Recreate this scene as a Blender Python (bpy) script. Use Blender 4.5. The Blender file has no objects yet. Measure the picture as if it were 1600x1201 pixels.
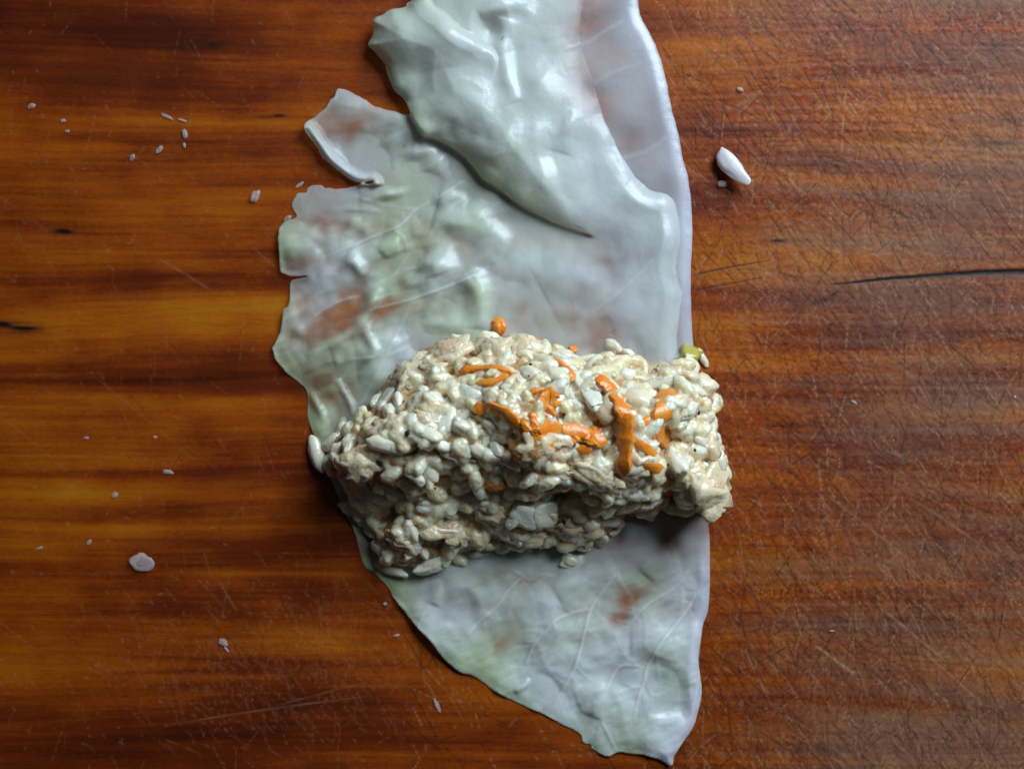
import bpy, bmesh, math, random
import numpy as np
from mathutils import Vector, Matrix, noise as mnoise, kdtree

random.seed(7)
RNG = np.random.default_rng(11)
sc = bpy.context.scene
COL = sc.collection

# ------------------------------------------------------------------ camera, world, lamp, exposure
S = 0.00015                 # one photograph pixel on the board = 0.15 mm (the frame is 24 cm wide)
D = 0.3335                  # height of the lens above the board
cam_d = bpy.data.cameras.new('camera')
cam = bpy.data.objects.new('camera', cam_d); COL.objects.link(cam)
cam.location = (0, 0, D)
cam_d.sensor_width = 36; cam_d.lens = 36 * D / (1600 * S)
cam_d.clip_start = 0.01; cam_d.clip_end = 20
cam_d.dof.use_dof = True; cam_d.dof.focus_distance = D - 0.009; cam_d.dof.aperture_fstop = 9
sc.camera = cam

world = bpy.data.worlds.new('World'); sc.world = world; world.use_nodes = True
bg = world.node_tree.nodes['Background']
bg.inputs['Color'].default_value = (0.72, 0.88, 1.0, 1); bg.inputs['Strength'].default_value = 0.019

AZ, EL, LD = math.radians(49), math.radians(38), 0.70
lamp_d = bpy.data.lights.new('window_light', 'AREA'); lamp_d.shape = 'RECTANGLE'
lamp_d.size = 0.42; lamp_d.size_y = 0.38; lamp_d.energy = 7.2; lamp_d.color = (0.72, 0.88, 1.0)
lamp = bpy.data.objects.new('window_light', lamp_d); COL.objects.link(lamp)
lamp.location = (LD*math.cos(EL)*math.cos(AZ), LD*math.cos(EL)*math.sin(AZ), LD*math.sin(EL))
lamp.rotation_euler = (Vector((0.02, 0.0, 0)) - lamp.location).to_track_quat('-Z', 'Y').to_euler()

sc.view_settings.view_transform = 'Standard'; sc.view_settings.look = 'None'
sc.view_settings.exposure = 0.0; sc.view_settings.gamma = 1.0

# ------------------------------------------------------------------ helpers
def at(px, py, h):
    """point of the place seen at photo pixel (px,py), h pixels (of 0.15 mm) above the board"""
    z = h * S; f = (1 - z / D) * S
    return ((px - 800) * f, (600.5 - py) * f, z)

def at_np(px, py, h):
    z = h * S; f = (1 - z / D) * S
    return np.stack([(px - 800) * f, (600.5 - py) * f, z], -1)

def smooth(a, b, x):
    t = np.clip((x - a) / (b - a), 0, 1); return t * t * (3 - 2 * t)

def gnoise(shape, sy, sx, seed, angle=0.0):
    """gaussian-filtered random field, unit deviation; sx, sy in grid cells"""
    r = np.random.default_rng(seed)
    f = np.fft.rfft2(r.standard_normal(shape))
    ky = np.fft.fftfreq(shape[0])[:, None]; kx = np.fft.rfftfreq(shape[1])[None, :]
    c, s = math.cos(angle), math.sin(angle)
    u = kx * c + ky * s; v = -kx * s + ky * c
    f *= np.exp(-2 * (math.pi ** 2) * ((u * sx) ** 2 + (v * sy) ** 2))
    o = np.fft.irfft2(f, s=shape)
    return (o - o.mean()) / (o.std() + 1e-9)

def blur(a, s):
    p = int(s * 4) + 2
    b = np.pad(a, p, mode='edge')
    f = np.fft.rfft2(b)
    ky = np.fft.fftfreq(b.shape[0])[:, None]; kx = np.fft.rfftfreq(b.shape[1])[None, :]
    f *= np.exp(-2 * (math.pi * s) ** 2 * (kx ** 2 + ky ** 2))
    return np.fft.irfft2(f, s=b.shape)[p:-p, p:-p]

def catmull(pts, n=5, closed=True):
    pts = [np.array(p, float) for p in pts]; out = []; N = len(pts)
    rng_ = range(N) if closed else range(N - 1)
    for i in rng_:
        if closed: p0, p1, p2, p3 = pts[i-1], pts[i], pts[(i+1) % N], pts[(i+2) % N]
        else: p0, p1, p2, p3 = pts[max(i-1, 0)], pts[i], pts[i+1], pts[min(i+2, N-1)]
        for k in range(n):
            t = k / n
            out.append(0.5*((2*p1)+(-p0+p2)*t+(2*p0-5*p1+4*p2-p3)*t*t+(-p0+3*p1-3*p2+p3)*t**3))
    if not closed: out.append(pts[-1])
    return np.array(out)

def dist_poly(X, Y, P, closed=True):
    """distance to polyline P, nearest point and arc parameter 0..1"""
    best = np.full(X.shape, 1e9); nx = np.zeros_like(X); ny = np.zeros_like(X); sp = np.zeros_like(X)
    Q = np.roll(P, -1, 0) if closed else P[1:]
    A = P if closed else P[:-1]
    L = np.hypot(*(Q - A).T); T = np.concatenate([[0], np.cumsum(L)])
    for i in range(len(A)):
        dx, dy = Q[i] - A[i]; l2 = dx*dx + dy*dy + 1e-9
        t = np.clip(((X - A[i, 0])*dx + (Y - A[i, 1])*dy) / l2, 0, 1)
        qx = A[i, 0] + t*dx; qy = A[i, 1] + t*dy
        d = (X - qx)**2 + (Y - qy)**2
        m = d < best
        best = np.where(m, d, best); nx = np.where(m, qx, nx); ny = np.where(m, qy, ny)
        sp = np.where(m, (T[i] + t*L[i]) / T[-1], sp)
    return np.sqrt(best), nx, ny, sp

def inside(X, Y, P):
    c = np.zeros(X.shape, bool); j = len(P) - 1
    for i in range(len(P)):
        xi, yi = P[i]; xj, yj = P[j]
        if yi != yj:
            c ^= ((yi > Y) != (yj > Y)) & (X < (xj - xi)*(Y - yi)/(yj - yi) + xi)
        j = i
    return c

def mesh_np(name, verts, quads, attrs=None, smooth_shade=True):
    me = bpy.data.meshes.new(name)
    n = len(quads)
    me.vertices.add(len(verts)); me.vertices.foreach_set('co', np.ascontiguousarray(verts, np.float32).ravel())
    me.loops.add(n*4); me.loops.foreach_set('vertex_index', np.ascontiguousarray(quads, np.int32).ravel())
    me.polygons.add(n); me.polygons.foreach_set('loop_start', np.arange(0, n*4, 4, dtype=np.int32))
    me.polygons.foreach_set('loop_total', np.full(n, 4, np.int32))
    me.polygons.foreach_set('use_smooth', np.full(n, smooth_shade, bool))
    me.update(calc_edges=True)
    for k, v in (attrs or {}).items():
        if v.ndim == 1:
            a = me.attributes.new(k, 'FLOAT', 'POINT'); a.data.foreach_set('value', v.astype(np.float32))
        else:
            a = me.attributes.new(k, 'FLOAT_COLOR', 'POINT')
            c = np.ones((len(v), 4), np.float32); c[:, :3] = v; a.data.foreach_set('color', c.ravel())
    return me

def link(name, me, mat, parent=None):
    o = bpy.data.objects.new(name, me); COL.objects.link(o)
    if mat and not me.materials: me.materials.append(mat)
    if parent: o.parent = parent
    return o

def tag(o, label, cat, group=None, kind=None):
    o['label'] = label; o['category'] = cat
    if group: o['group'] = group
    if kind: o['kind'] = kind
    return o

# ------------------------------------------------------------------ materials
class NT:
    def __init__(s, name):
        s.m = bpy.data.materials.new(name); s.m.use_nodes = True
        s.t = s.m.node_tree; s.p = s.t.nodes['Principled BSDF']
    def n(s, typ, **kw):
        nd = s.t.nodes.new(typ)
        for k, v in kw.items(): setattr(nd, k, v)
        return nd
    def l(s, a, b): s.t.links.new(a, b)
    def set(s, sock, v):
        if isinstance(v, bpy.types.NodeSocket): s.l(v, sock)
        else: sock.default_value = v
    def attr(s, name, out='Fac'): return s.n('ShaderNodeAttribute', attribute_name=name).outputs[out]
    def math(s, op, a, b=0.0, clamp=False):
        nd = s.n('ShaderNodeMath', operation=op, use_clamp=clamp)
        s.set(nd.inputs[0], a); s.set(nd.inputs[1], b); return nd.outputs[0]
    def mix(s, f, a, b, blend='MIX'):
        nd = s.n('ShaderNodeMix', data_type='RGBA', blend_type=blend)
        s.set(nd.inputs[0], f)
        for sock, v in ((nd.inputs[6], a), (nd.inputs[7], b)):
            s.set(sock, (*v, 1) if isinstance(v, tuple) and len(v) == 3 else v)
        return nd.outputs[2]
    def co(s, scale):
        tc = s.n('ShaderNodeTexCoord'); mp = s.n('ShaderNodeMapping'); s.l(tc.outputs['Object'], mp.inputs[0])
        mp.inputs['Scale'].default_value = scale; return mp.outputs[0]
    def noise(s, vec, scale, detail=4, rough=0.55):
        nd = s.n('ShaderNodeTexNoise'); s.l(vec, nd.inputs['Vector'])
        nd.inputs['Scale'].default_value = scale; nd.inputs['Detail'].default_value = detail
        nd.inputs['Roughness'].default_value = rough; return nd.outputs['Fac']
    def ramp(s, f, stops):
        nd = s.n('ShaderNodeValToRGB'); s.set(nd.inputs[0], f); e = nd.color_ramp.elements
        while len(e) < len(stops): e.new(0.5)
        for i, (p, c) in enumerate(stops):
            e[i].position = p; e[i].color = (*c, 1) if len(c) == 3 else c
        return nd.outputs[0]
    def bump(s, h, strength, dist):
        nd = s.n('ShaderNodeBump'); nd.inputs['Strength'].default_value = strength
        nd.inputs['Distance'].default_value = dist; s.l(h, nd.inputs['Height']); return nd.outputs[0]
    def sss(s, w, radius, scale=0.001):
        s.p.inputs['Subsurface Weight'].default_value = w
        s.p.inputs['Subsurface Radius'].default_value = radius
        s.p.inputs['Subsurface Scale'].default_value = scale

def mat_wood():
    m = NT('oiled_wood')
    grain = m.noise(m.co((26, 800, 1)), 1.0, 5, 0.6)
    pore = m.noise(m.co((260, 3600, 1)), 1.0, 3, 0.6)
    cloud = m.noise(m.co((60, 90, 1)), 1.0, 4, 0.6)
    t = m.math('ADD', m.attr('tone'), m.math('MULTIPLY', m.math('SUBTRACT', grain, 0.5), 0.24))
    t = m.math('ADD', t, m.math('MULTIPLY', m.math('SUBTRACT', pore, 0.5), 0.24))
    t = m.math('ADD', t, m.math('MULTIPLY', m.math('SUBTRACT', cloud, 0.5), 0.22))
    c = m.ramp(t, [(0.0, (0.065, 0.008, 0.001)), (0.28, (0.155, 0.020, 0.0012)), (0.50, (0.30, 0.052, 0.0016)),
                   (0.72, (0.41, 0.098, 0.0018)), (1.0, (0.50, 0.165, 0.006))])
    c = m.mix(m.attr('plum'), c, (0.135, 0.032, 0.019))
    dry = m.mix(m.math('MULTIPLY', t, 1.0, True), (0.13, 0.042, 0.026), (0.28, 0.135, 0.075))
    c = m.mix(m.attr('wear_sheen'), c, dry)  # knife-worn dry wood, its grey also standing in for the window's sheen
    c = m.mix(m.attr('cut_dark'), c, (0.035, 0.009, 0.005))
    c = m.mix(m.attr('cut_pale'), c, (0.48, 0.26, 0.14))
    c = m.mix(m.attr('knot'), c, (0.010, 0.005, 0.004))
    m.l(c, m.p.inputs['Base Color'])
    fine = m.noise(m.co((700, 2600, 1)), 1.0, 3, 0.7)
    gr = m.noise(m.co((2600, 2600, 1)), 1.0, 2, 0.6)
    h = m.math('ADD', fine, m.math('MULTIPLY', gr, 0.6))
    m.l(m.bump(h, 0.30, 0.00008), m.p.inputs['Normal'])
    r = m.math('ADD', m.math('MULTIPLY', m.attr('wear_sheen'), 0.20), m.math('ADD', 0.36, m.math('MULTIPLY', cloud, 0.12)))
    m.l(r, m.p.inputs['Roughness'])
    m.p.inputs['Specular IOR Level'].default_value = 0.26
    return m.m

def mat_leaf():
    m = NT('blanched_cabbage')
    big = m.noise(m.co((70, 70, 70)), 1.0, 4)
    vor = m.n('ShaderNodeTexVoronoi', feature='DISTANCE_TO_EDGE')
    warp = m.n('ShaderNodeVectorMath', operation='ADD'); co = m.co((1, 1, 1))
    nz = m.n('ShaderNodeTexNoise'); m.l(co, nz.inputs['Vector']); nz.inputs['Scale'].default_value = 180
    sc_ = m.n('ShaderNodeVectorMath', operation='SCALE'); m.l(nz.outputs['Color'], sc_.inputs[0]); sc_.inputs['Scale'].default_value = 0.007
    m.l(co, warp.inputs[0]); m.l(sc_.outputs[0], warp.inputs[1]); m.l(warp.outputs[0], vor.inputs['Vector'])
    vor.inputs['Scale'].default_value = 95
    net = m.ramp(vor.outputs['Distance'], [(0.0, (1, 1, 1)), (0.05, (0, 0, 0))])
    c = m.mix(m.attr('green'), (0.82, 0.87, 0.84), (0.66, 0.80, 0.46))
    c = m.mix(m.attr('lilac'), c, (0.84, 0.82, 0.94))
    c = m.mix(m.math('MULTIPLY', big, 0.25), c, (0.76, 0.81, 0.66))
    vv = m.math('ADD', m.attr('vein'), m.math('MULTIPLY', net, m.attr('netw')), True)
    c = m.mix(m.math('MULTIPLY', vv, 0.7), c, (0.84, 0.79, 0.80))
    c = m.mix(m.attr('rust'), c, (0.16, 0.05, 0.02))
    m.l(c, m.p.inputs['Base Color'])
    a = m.math('ADD', m.attr('opac'), m.math('MULTIPLY', m.math('SUBTRACT', big, 0.5), 0.15))
    a = m.math('ADD', a, m.math('MULTIPLY', vv, 0.15), True)
    m.l(a, m.p.inputs['Alpha'])
    f1 = m.noise(m.co((260, 260, 260)), 1.0, 3); f2 = m.noise(m.co((1500, 1500, 1500)), 1.0, 3)
    h = m.math('ADD', m.math('MULTIPLY', f1, 1.0), m.math('MULTIPLY', f2, 0.05))
    h = m.math('ADD', h, m.math('MULTIPLY', net, 0.015))
    m.l(m.bump(h, 0.22, 0.0010), m.p.inputs['Normal'])
    m.l(m.math('ADD', 0.12, m.math('MULTIPLY', f1, 0.26)), m.p.inputs['Roughness'])
    m.p.inputs['Specular IOR Level'].default_value = 0.45
    m.sss(0.5, (1.0, 1.1, 0.9), 0.0016)
    return m.m

def mat_food(name, col, var, rough=0.28, sssw=0.5, rad=(1.0, 0.8, 0.5), sscale=0.0022, bump=0.35, attr=None, mott=None, coat=.6):
    m = NT(name)
    pos = m.n('ShaderNodeNewGeometry').outputs['Position']
    n1 = m.noise(pos, 420.0, 4); n2 = m.noise(pos, 1500.0, 3)
    info = m.n('ShaderNodeObjectInfo')
    base = m.attr(attr, 'Color') if attr else m.mix(info.outputs['Random'], col, var)
    if mott: base = m.mix(m.math('MULTIPLY', m.math('SUBTRACT', n1, 0.42, True), 3.0, True), base, mott)
    base = m.mix(m.math('MULTIPLY', n2, 0.22), base, tuple(0.72*v for v in col))
    m.l(base, m.p.inputs['Base Color'])
    h = m.math('ADD', n1, m.math('MULTIPLY', n2, 0.55))
    m.l(m.bump(h, bump, 0.0009), m.p.inputs['Normal'])
    m.l(m.math('ADD', rough - 0.1, m.math('MULTIPLY', n1, 0.24)), m.p.inputs['Roughness'])
    m.sss(sssw, rad, sscale)
    m.p.inputs['Coat Weight'].default_value = coat; m.p.inputs['Coat Roughness'].default_value = .1; m.p.inputs['Coat IOR'].default_value = 1.4
    if coat: m.l(m.bump(h, bump*.45, 0.0009), m.p.inputs['Coat Normal'])
    return m.m

WOOD, LEAF = mat_wood(), mat_leaf()
RICE = mat_food('cooked_rice', (0.93, 0.855, 0.69), (0.89, 0.77, 0.53), rough=.22, sssw=.55, sscale=.0011, bump=.25, coat=1)
MUSH = mat_food('rice_and_mince_paste', (0.80, 0.68, 0.45), (0.6, 0.45, 0.3), attr='tint', bump=0.5, coat=1, rough=.22, sssw=.85, sscale=0.0026)
MEAT = mat_food('cooked_mince', (0.88, 0.70, 0.44), (0.82, 0.58, 0.36), coat=1, bump=0.35, rough=0.25, sssw=.3, sscale=.0007, mott=(0.84, 0.74, 0.52))
ONION = mat_food('soft_onion', (0.84, 0.82, 0.69), (0.86, 0.80, 0.60), rough=0.2, sssw=0.12, sscale=0.0008, bump=0.3)
CARROT = mat_food('cooked_carrot', (0.95, 0.29, 0.014), (0.90, 0.21, 0.010), rough=0.28, sssw=0.3, rad=(1, 0.35, 0.08), sscale=0.0007, bump=0.35, coat=.45, mott=(0.95, 0.40, 0.06))
CELERY = mat_food('celery', (0.52, 0.44, 0.06), (0.45, 0.42, 0.10), rough=0.25, sssw=0.4, sscale=0.002)
PEPPER = mat_food('black_pepper', (0.012, 0.010, 0.009), (0.02, 0.015, 0.01), rough=0.5, sssw=0.0, coat=0)
CRUMB = mat_food('dried_rice_crumb', (0.80, 0.66, 0.64), (0.70, 0.52, 0.48), rough=0.3, sssw=0.5, sscale=0.0015, bump=.15, coat=0)
CRUMB.node_tree.nodes['Principled BSDF'].inputs['Alpha'].default_value = .42
GRAIN = mat_food('dry_rice', (0.76, 0.70, 0.72), (0.76, 0.70, 0.72), rough=.3, sssw=.5, bump=.12, coat=.1)

# ------------------------------------------------------------------ the cutting board
def build_board():
    X0, X1, Y0, Y1, P = -60, 1660, -56, 1258, 1.5
    xs = np.arange(X0, X1, P); ys = np.arange(Y0, Y1, P)
    X, Y = np.meshgrid(xs, ys); shp = X.shape
    G = lambda sy, sx, seed, ang=0.0: gnoise(shp, sy/P, sx/P, seed, ang)
    # growth-ring streaks: long along x, bent a little
    wav = 9*G(60, 300, 3)
    def warp(a):
        j = np.clip((Y + wav - Y0)/P, 0, shp[0]-1.01); i = j.astype(int); f = j - i
        c = np.arange(shp[1])[None, :]
        return a[i, c]*(1-f) + a[i+1, c]*f
    tone = 0.47 + 0.080*warp(G(14, 150, 5)) + 0.040*warp(G(6, 110, 6)) + 0.032*warp(G(2.0, 60, 7)) + 0.05*G(40, 80, 8) + 0.03*G(12, 18, 9) + (.018+.045*smooth(950, 1250, X))*G(1.0, 1.7, 10) + .06*smooth(1020, 1180, X)
    for y, x, sy, sx, a in ((190, 300, 16, 230, .16), (300, 420, 10, 150, .12), (510, 330, 22, 220, .18), (625, 330, 14, 170, .26),
                            (640, 1200, 60, 130, -.13), (700, 1300, 50, 200, -.10), (765, 180, 13, 220, .2), (815, 260, 9, 220, .14), (500, 1130, 16, 90, .2), (575, 1260, 14, 130, .16),
                            (130, 1120, 16, 130, .14), (20, 1150, 14, 260, .1), (60, 60, 90, 330, -.31), (1180, 150, 90, 500, -.26), (590, 250, 7, 260, -.2), (685, 250, 8, 260, -.12),  # broad dark blobs in the left corners: darker wood plus painted vignetting
                            (735, 200, 7, 230, -.14), (440, 250, 18, 260, -.12), (90, 280, 40, 300, -.10), (1100, 380, 70, 420, -.13),
                            (1170, 200, 40, 400, -.10), (960, 500, 50, 160, -.08), (850, 480, 60, 90, -.10)):
        tone += a*np.exp(-((Y-y+wav*.5)/sy)**2 - ((X-x)/sx)**2)
    plum = 0.18*np.clip(warp(G(11, 170, 21)) - 0.35, 0, 2) * smooth(900, 1200, X)
    for y, x, sy, sx, a in ((870, 1290, 13, 190, .75), (900, 1200, 14, 190, .45), (925, 1330, 16, 120, .4), (470, 1300, 14, 110, .5), (535, 1340, 8, 90, .6),
                            (600, 1500, 12, 110, .5), (660, 1420, 16, 170, .45), (690, 1350, 18, 170, .45), (765, 1400, 12, 170, .45),
                            (155, 1330, 10, 130, .35), (258, 1280, 6, 90, .4), (1040, 1160, 8, 90, .4), (1095, 1270, 10, 130, .4), (960, 1400, 14, 90, .3)):
        plum += a*np.exp(-((Y-y+wav*.4)/sy)**2 - ((X-x)/sx)**2)*(0.75+0.35*warp(G(3, 60, 29)))
    plum = np.clip(plum, 0, .85)
    wear_sheen = np.clip(0.36*smooth(1180, 1640, X + 0.25*(Y-600)) + 0.16*smooth(1080, 1300, X)  # greyer to the right: knife wear with the reflected veil painted in
                   + 0.25*smooth(950, 1200, Y)*smooth(1050, 1350, X) + 0.11*G(40, 60, 31)*smooth(1000, 1400, X)
                   + 0.16*warp(G(5, 80, 33))*smooth(1050, 1300, X), 0, 0.85)
    wear_sheen += 0.4*np.exp(-((Y-5)/14)**2)*smooth(1200, 1500, X)
    cutd = np.zeros(shp); cutp = np.zeros(shp); relief = np.zeros(shp)
    def stroke(x, y, ang, ln, w, a, arr, curve=0.0, rel=0.0, patchy=0.5, rg=random):
        n = max(3, int(ln/22)); t = np.linspace(0, 1, n+1)
        aa = ang + curve*(t-.5)
        px = x + np.concatenate([[0], np.cumsum(np.cos(aa[:-1]))])*ln/n - ln/2*math.cos(ang)
        py = y + np.concatenate([[0], np.cumsum(np.sin(aa[:-1]))])*ln/n - ln/2*math.sin(ang)
        ph = rg.random()*6.28; fr = rg.uniform(2, 7)
        for k in range(n):
            i0 = int((min(py[k], py[k+1])-4-Y0)/P); i1 = int((max(py[k], py[k+1])+4-Y0)/P)+1
            j0 = int((min(px[k], px[k+1])-4-X0)/P); j1 = int((max(px[k], px[k+1])+4-X0)/P)+1
            i0, j0 = max(i0, 0), max(j0, 0); i1, j1 = min(i1, shp[0]), min(j1, shp[1])
            if i1 <= i0 or j1 <= j0: continue
            xx, yy = X[i0:i1, j0:j1], Y[i0:i1, j0:j1]
            dx, dy = px[k+1]-px[k], py[k+1]-py[k]; l2 = dx*dx+dy*dy
            q = np.clip(((xx-px[k])*dx+(yy-py[k])*dy)/l2, 0, 1)
            d = np.hypot(xx-px[k]-q*dx, yy-py[k]-q*dy); g = (k+q)/n
            v = a*np.exp(-(d/w)**2)*np.minimum(1, 5*np.minimum(g, 1-g))*(1-patchy+patchy*(0.5+0.5*np.sin(ph+fr*g*6.28)))
            np.maximum(arr[i0:i1, j0:j1], v, out=arr[i0:i1, j0:j1])
            if rel: np.minimum(relief[i0:i1, j0:j1], -rel*v, out=relief[i0:i1, j0:j1])
    rg = random.Random(5)
    # knife cuts: dense on the right half, sparse on the left
    for k in range(11000):
        r = rg.random()
        if r < .80:
            x = 1040 + 620*rg.random()**.8; y = rg.uniform(-40, 1240)
            if y < 850 and rg.random() < .25: continue
        elif r < .90: x = rg.uniform(600, 1100); y = rg.uniform(-40, 1240)
        elif r < .96: x = rg.gauss(430, 150); y = rg.gauss(1040, 70)
        else: x = rg.uniform(-40, 600); y = rg.uniform(-40, 1240)
        fam = rg.random()
        ang = math.radians(rg.gauss(58, 9) if fam < .50 else rg.gauss(38, 8) if fam < .70 else rg.gauss(92, 7) if fam < .86 else rg.gauss(122, 14))
        ln = min(260, rg.lognormvariate(3.7, .6)); left = x < 640
        if rg.random() < (.70 if not left else .25):
            stroke(x, y, ang, ln, rg.uniform(.95, 1.5), (.2+.75*rg.random()**1.5)*(.5 if left else 1), cutd, rg.gauss(0, .1), rel=.7, rg=rg)
        else:
            stroke(x, y, ang, ln*.6, rg.uniform(.95, 1.5), rg.uniform(.15, .6)*(.35 if left else 1), cutp, rg.gauss(0, .12), rel=-.25, patchy=.9, rg=rg)
    for x, y, ang, ln, w, a in ((1505, 1000, 38, 420, 1.5, .6), (1270, 985, 57, 300, 1.5, .6), (1420, 940, 58, 330, 1.5, .55), (1455, 130, 62, 330, 1.5, .6),
                                (1495, 150, 60, 260, 1.4, .55), (1575, 355, 50, 110, 1.8, .7), (1240, 200, 60, 260, 1.3, .5), (1420, 300, 62, 260, 1.4, .5),
                                (1530, 165, 90, 200, 1.2, .5), (1290, 1110, 88, 200, 1.3, .5), (1545, 1100, 91, 220, 1.3, .5), (1380, 640, 55, 330, 1.3, .45),
                                (1480, 1038, 4, 230, 1.3, .5), (1330, 1130, 62, 120, 1.8, .6), (1140, 1140, 84, 130, 1.8, .55), (1450, 560, -28, 190, 1.2, .4)):
        stroke(x, y, math.radians(ang), ln, w, a, cutd, .05, rel=.8, patchy=.25, rg=rg)
    for x, y, ang, ln, w, a in ((1303, 1030, 37, 90, 2.0, .8), (1320, 1042, 35, 50, 2.6, .7), (1425, 990, 40, 150, 1.5, .6), (1490, 1060, 42, 130, 1.5, .5), (290, 430, 32, 110, 1.5, .3),
                                (415, 405, 42, 60, 1.4, .22), (355, 930, 60, 60, 1.4, .3), (420, 1110, -8, 330, 1.4, .28), (500, 1085, -14, 160, 1.3, .2),
                                (1310, 70, 52, 120, 1.4, .4), (1350, 820, 38, 200, 1.5, .35), (1500, 830, 35, 160, 1.5, .4), (220, 650, 40, 240, 1.2, .14), (60, 700, 40, 200, 1.2, .13)):
        stroke(x, y, math.radians(ang), ln, w, a, cutp, .06, rel=-.2, patchy=.5, rg=rg)
    for k in range(1100):    # pale flecks of raised fibre and dry specks
        x = rg.uniform(-40, 1640); y = rg.uniform(-40, 1240)
        if x < 700 and rg.random() < .55: x, y = rg.gauss(420, 170), rg.gauss(1050, 80)
        stroke(x, y, math.radians(rg.gauss(50, 25)), rg.uniform(4, 11), rg.uniform(.9, 1.6), rg.uniform(.15, .5)*(.55 if x < 700 else 1), cutp, 0, rel=-.5, patchy=.2, rg=rg)
    for k in range(5200):   # pores running with the grain
        x = rg.uniform(-50, 1650); y = rg.uniform(-50, 1250)
        stroke(x, y, math.radians(rg.gauss(0, 2.5)), rg.uniform(8, 42), rg.uniform(.8, 1.2), rg.uniform(.08, .34), cutd, 0, rel=.25, patchy=.4, rg=rg)
    # smears near the loose grain
    for x, y, ang, ln, w, a in ((1173, 155, -35, 30, 4, .4), (1160, 163, -25, 30, 3, .3), (1240, 195, -60, 45, 3, .35), (1215, 222, -30, 35, 3, .25), (1180, 118, -70, 30, 4, .2), (1112, 305, 20, 25, 3, .25)):
        stroke(x, y, math.radians(ang), ln, w, a, cutp, .3, rel=-.3, patchy=.8, rg=rg)
    knot = np.zeros(shp)
    for x, y, sx, sy, a, tl in ((34, 512, 30, 8, 1.3, .12), (8, 508, 30, 6, 1.2, .1), (58, 518, 24, 5, .8, .1), (98, 361, 17, 5, 1.25, .05), (80, 358, 24, 3.5, .45, .05), (330, 72, 12, 5, .8, -.15), (330, 72, 28, 7, .35, -.1),
                                (435, 181, 13, 3, .8, 0), (418, 183, 18, 3, .45, 0), (400, 242, 30, 4, .4, 0), (350, 272, 20, 3, .35, 0), (1268, 258, 10, 5, .7, 0), (1240, 258, 60, 5, .35, 0),
                                (1218, 376, 17, 3.5, .85, 0), (1222, 376, 45, 3, .4, 0), (1303, 460, 9, 4, .7, -.6), (1275, 472, 24, 5, .45, -.3), (1240, 665, 40, 5, .3, 0),
                                (1560, 73, 9, 4, .6, 0), (1475, 868, 24, 4, .75, .45), (1140, 150, 90, 1.8, .35, 0), (1190, 852, 60, 2, .35, .03), (1570, 225, 60, 7, .4, 0), (1400, 215, 60, 8, .35, .05),
                                (1270, 1168, 50, 7, .3, 0), (1110, 1150, 40, 5, .3, 0), (1360, 537, 35, 6, .4, 0), (240, 468, 40, 3, .2, 0), (420, 501, 40, 2, .25, .1), (1230, 220, 60, 2, .25, -.1), (1590, 190, 26, 5, .4, 0)):
        u = (X-x) + tl*(Y-y); v = (Y-y) - tl*(X-x)
        knot = np.maximum(knot, a*np.exp(-(u/sx)**2-(v/sy)**2))
    knot *= np.clip(1 + .25*G(2, 14, 41), .3, 1.3)
    # the long black split on the right, a real groove
    def crack(pts, w0, w1, a, depth):
        Pn = catmull(pts, 6, False); d, _, _, s_ = dist_poly(X, Y, Pn, False)
        w = w0 + (w1-w0)*s_
        v = a*np.exp(-(d/w)**2)*np.minimum(1, s_*6+.05)
        np.maximum(knot, v, out=knot); np.minimum(relief, -depth*v, out=relief)
    crack([(1285, 446), (1330, 442), (1385, 436), (1440, 432), (1500, 428), (1560, 425), (1680, 423)], 1.4, 6.0, 1.5, 1.3)
    crack([(1080, 432), (1110, 424), (1150, 416), (1200, 408)], 2.2, .9, .7, 1.5)
    crack([(1200, 421), (1150, 421), (1110, 424)], .9, 1.2, .35, .6)
    crack([(1080, 455), (1120, 447), (1165, 439), (1190, 434)], 1.8, 1.0, .65, 1.3)
    crack([(1310, 985), (1320, 1010), (1400, 1080)], .8, 1.4, .4, .8)
    crack([(380, 1015), (190, 855), (160, 810), (150, 790)][::-1], .9, 1.6, .28, .5)
    relief += .16*warp(G(2.2, 90, 51)) + .18*G(2, 3, 52)*smooth(900, 1300, X) + .9*G(30, 60, 53)
    edge = np.minimum(np.minimum(X-X0, X.max()-X), np.minimum(Y-Y0, Y.max()-Y))
    k = smooth(0, 45, edge)
    z = np.minimum(relief, 1.2)*k
    tone = .5 + (tone-.5)*(.3+.7*k)
    V = at_np(X, Y, z*0.55).reshape(-1, 3)
    ny, nx = shp
    idx = np.arange(nx*ny).reshape(ny, nx)
    Q = np.stack([idx[1:, :-1], idx[1:, 1:], idx[:-1, 1:], idx[:-1, :-1]], -1).reshape(-1, 4)
    A = {'tone': tone, 'plum': plum, 'wear_sheen': wear_sheen*k, 'cut_dark': np.clip(cutd, 0, 1)*k, 'cut_pale': np.clip(cutp, 0, 1)*k, 'knot': np.clip(knot, 0, 1)*k}
    A = {n_: a.reshape(-1) for n_, a in A.items()}
    # the rest of the slab: rim of the top face, sides and underside
    bx0, bx1, by0, by1, T = -430, 2030, -330, 1530, -150
    c = [(X.min(), Y.min()), (X.max(), Y.min()), (X.max(), Y.max()), (X.min(), Y.max())]
    o = [(bx0, by0), (bx1, by0), (bx1, by1), (bx0, by1)]
    ex = [((a-800)*S, (600.5-b)*S, 0) for a, b in c] + [((a-800)*S, (600.5-b)*S, 0) for a, b in o] + [((a-800)*S, (600.5-b)*S, T*S) for a, b in o]
    n0 = len(V); q2 = []
    for i in range(4):
        j = (i+1) % 4
        q2 += [(n0+i, n0+4+i, n0+4+j, n0+j)[::1], (n0+4+i, n0+8+i, n0+8+j, n0+4+j)]
    q2 = [q[::-1] for q in q2]
    q2.append((n0+8, n0+9, n0+10, n0+11))
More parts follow.
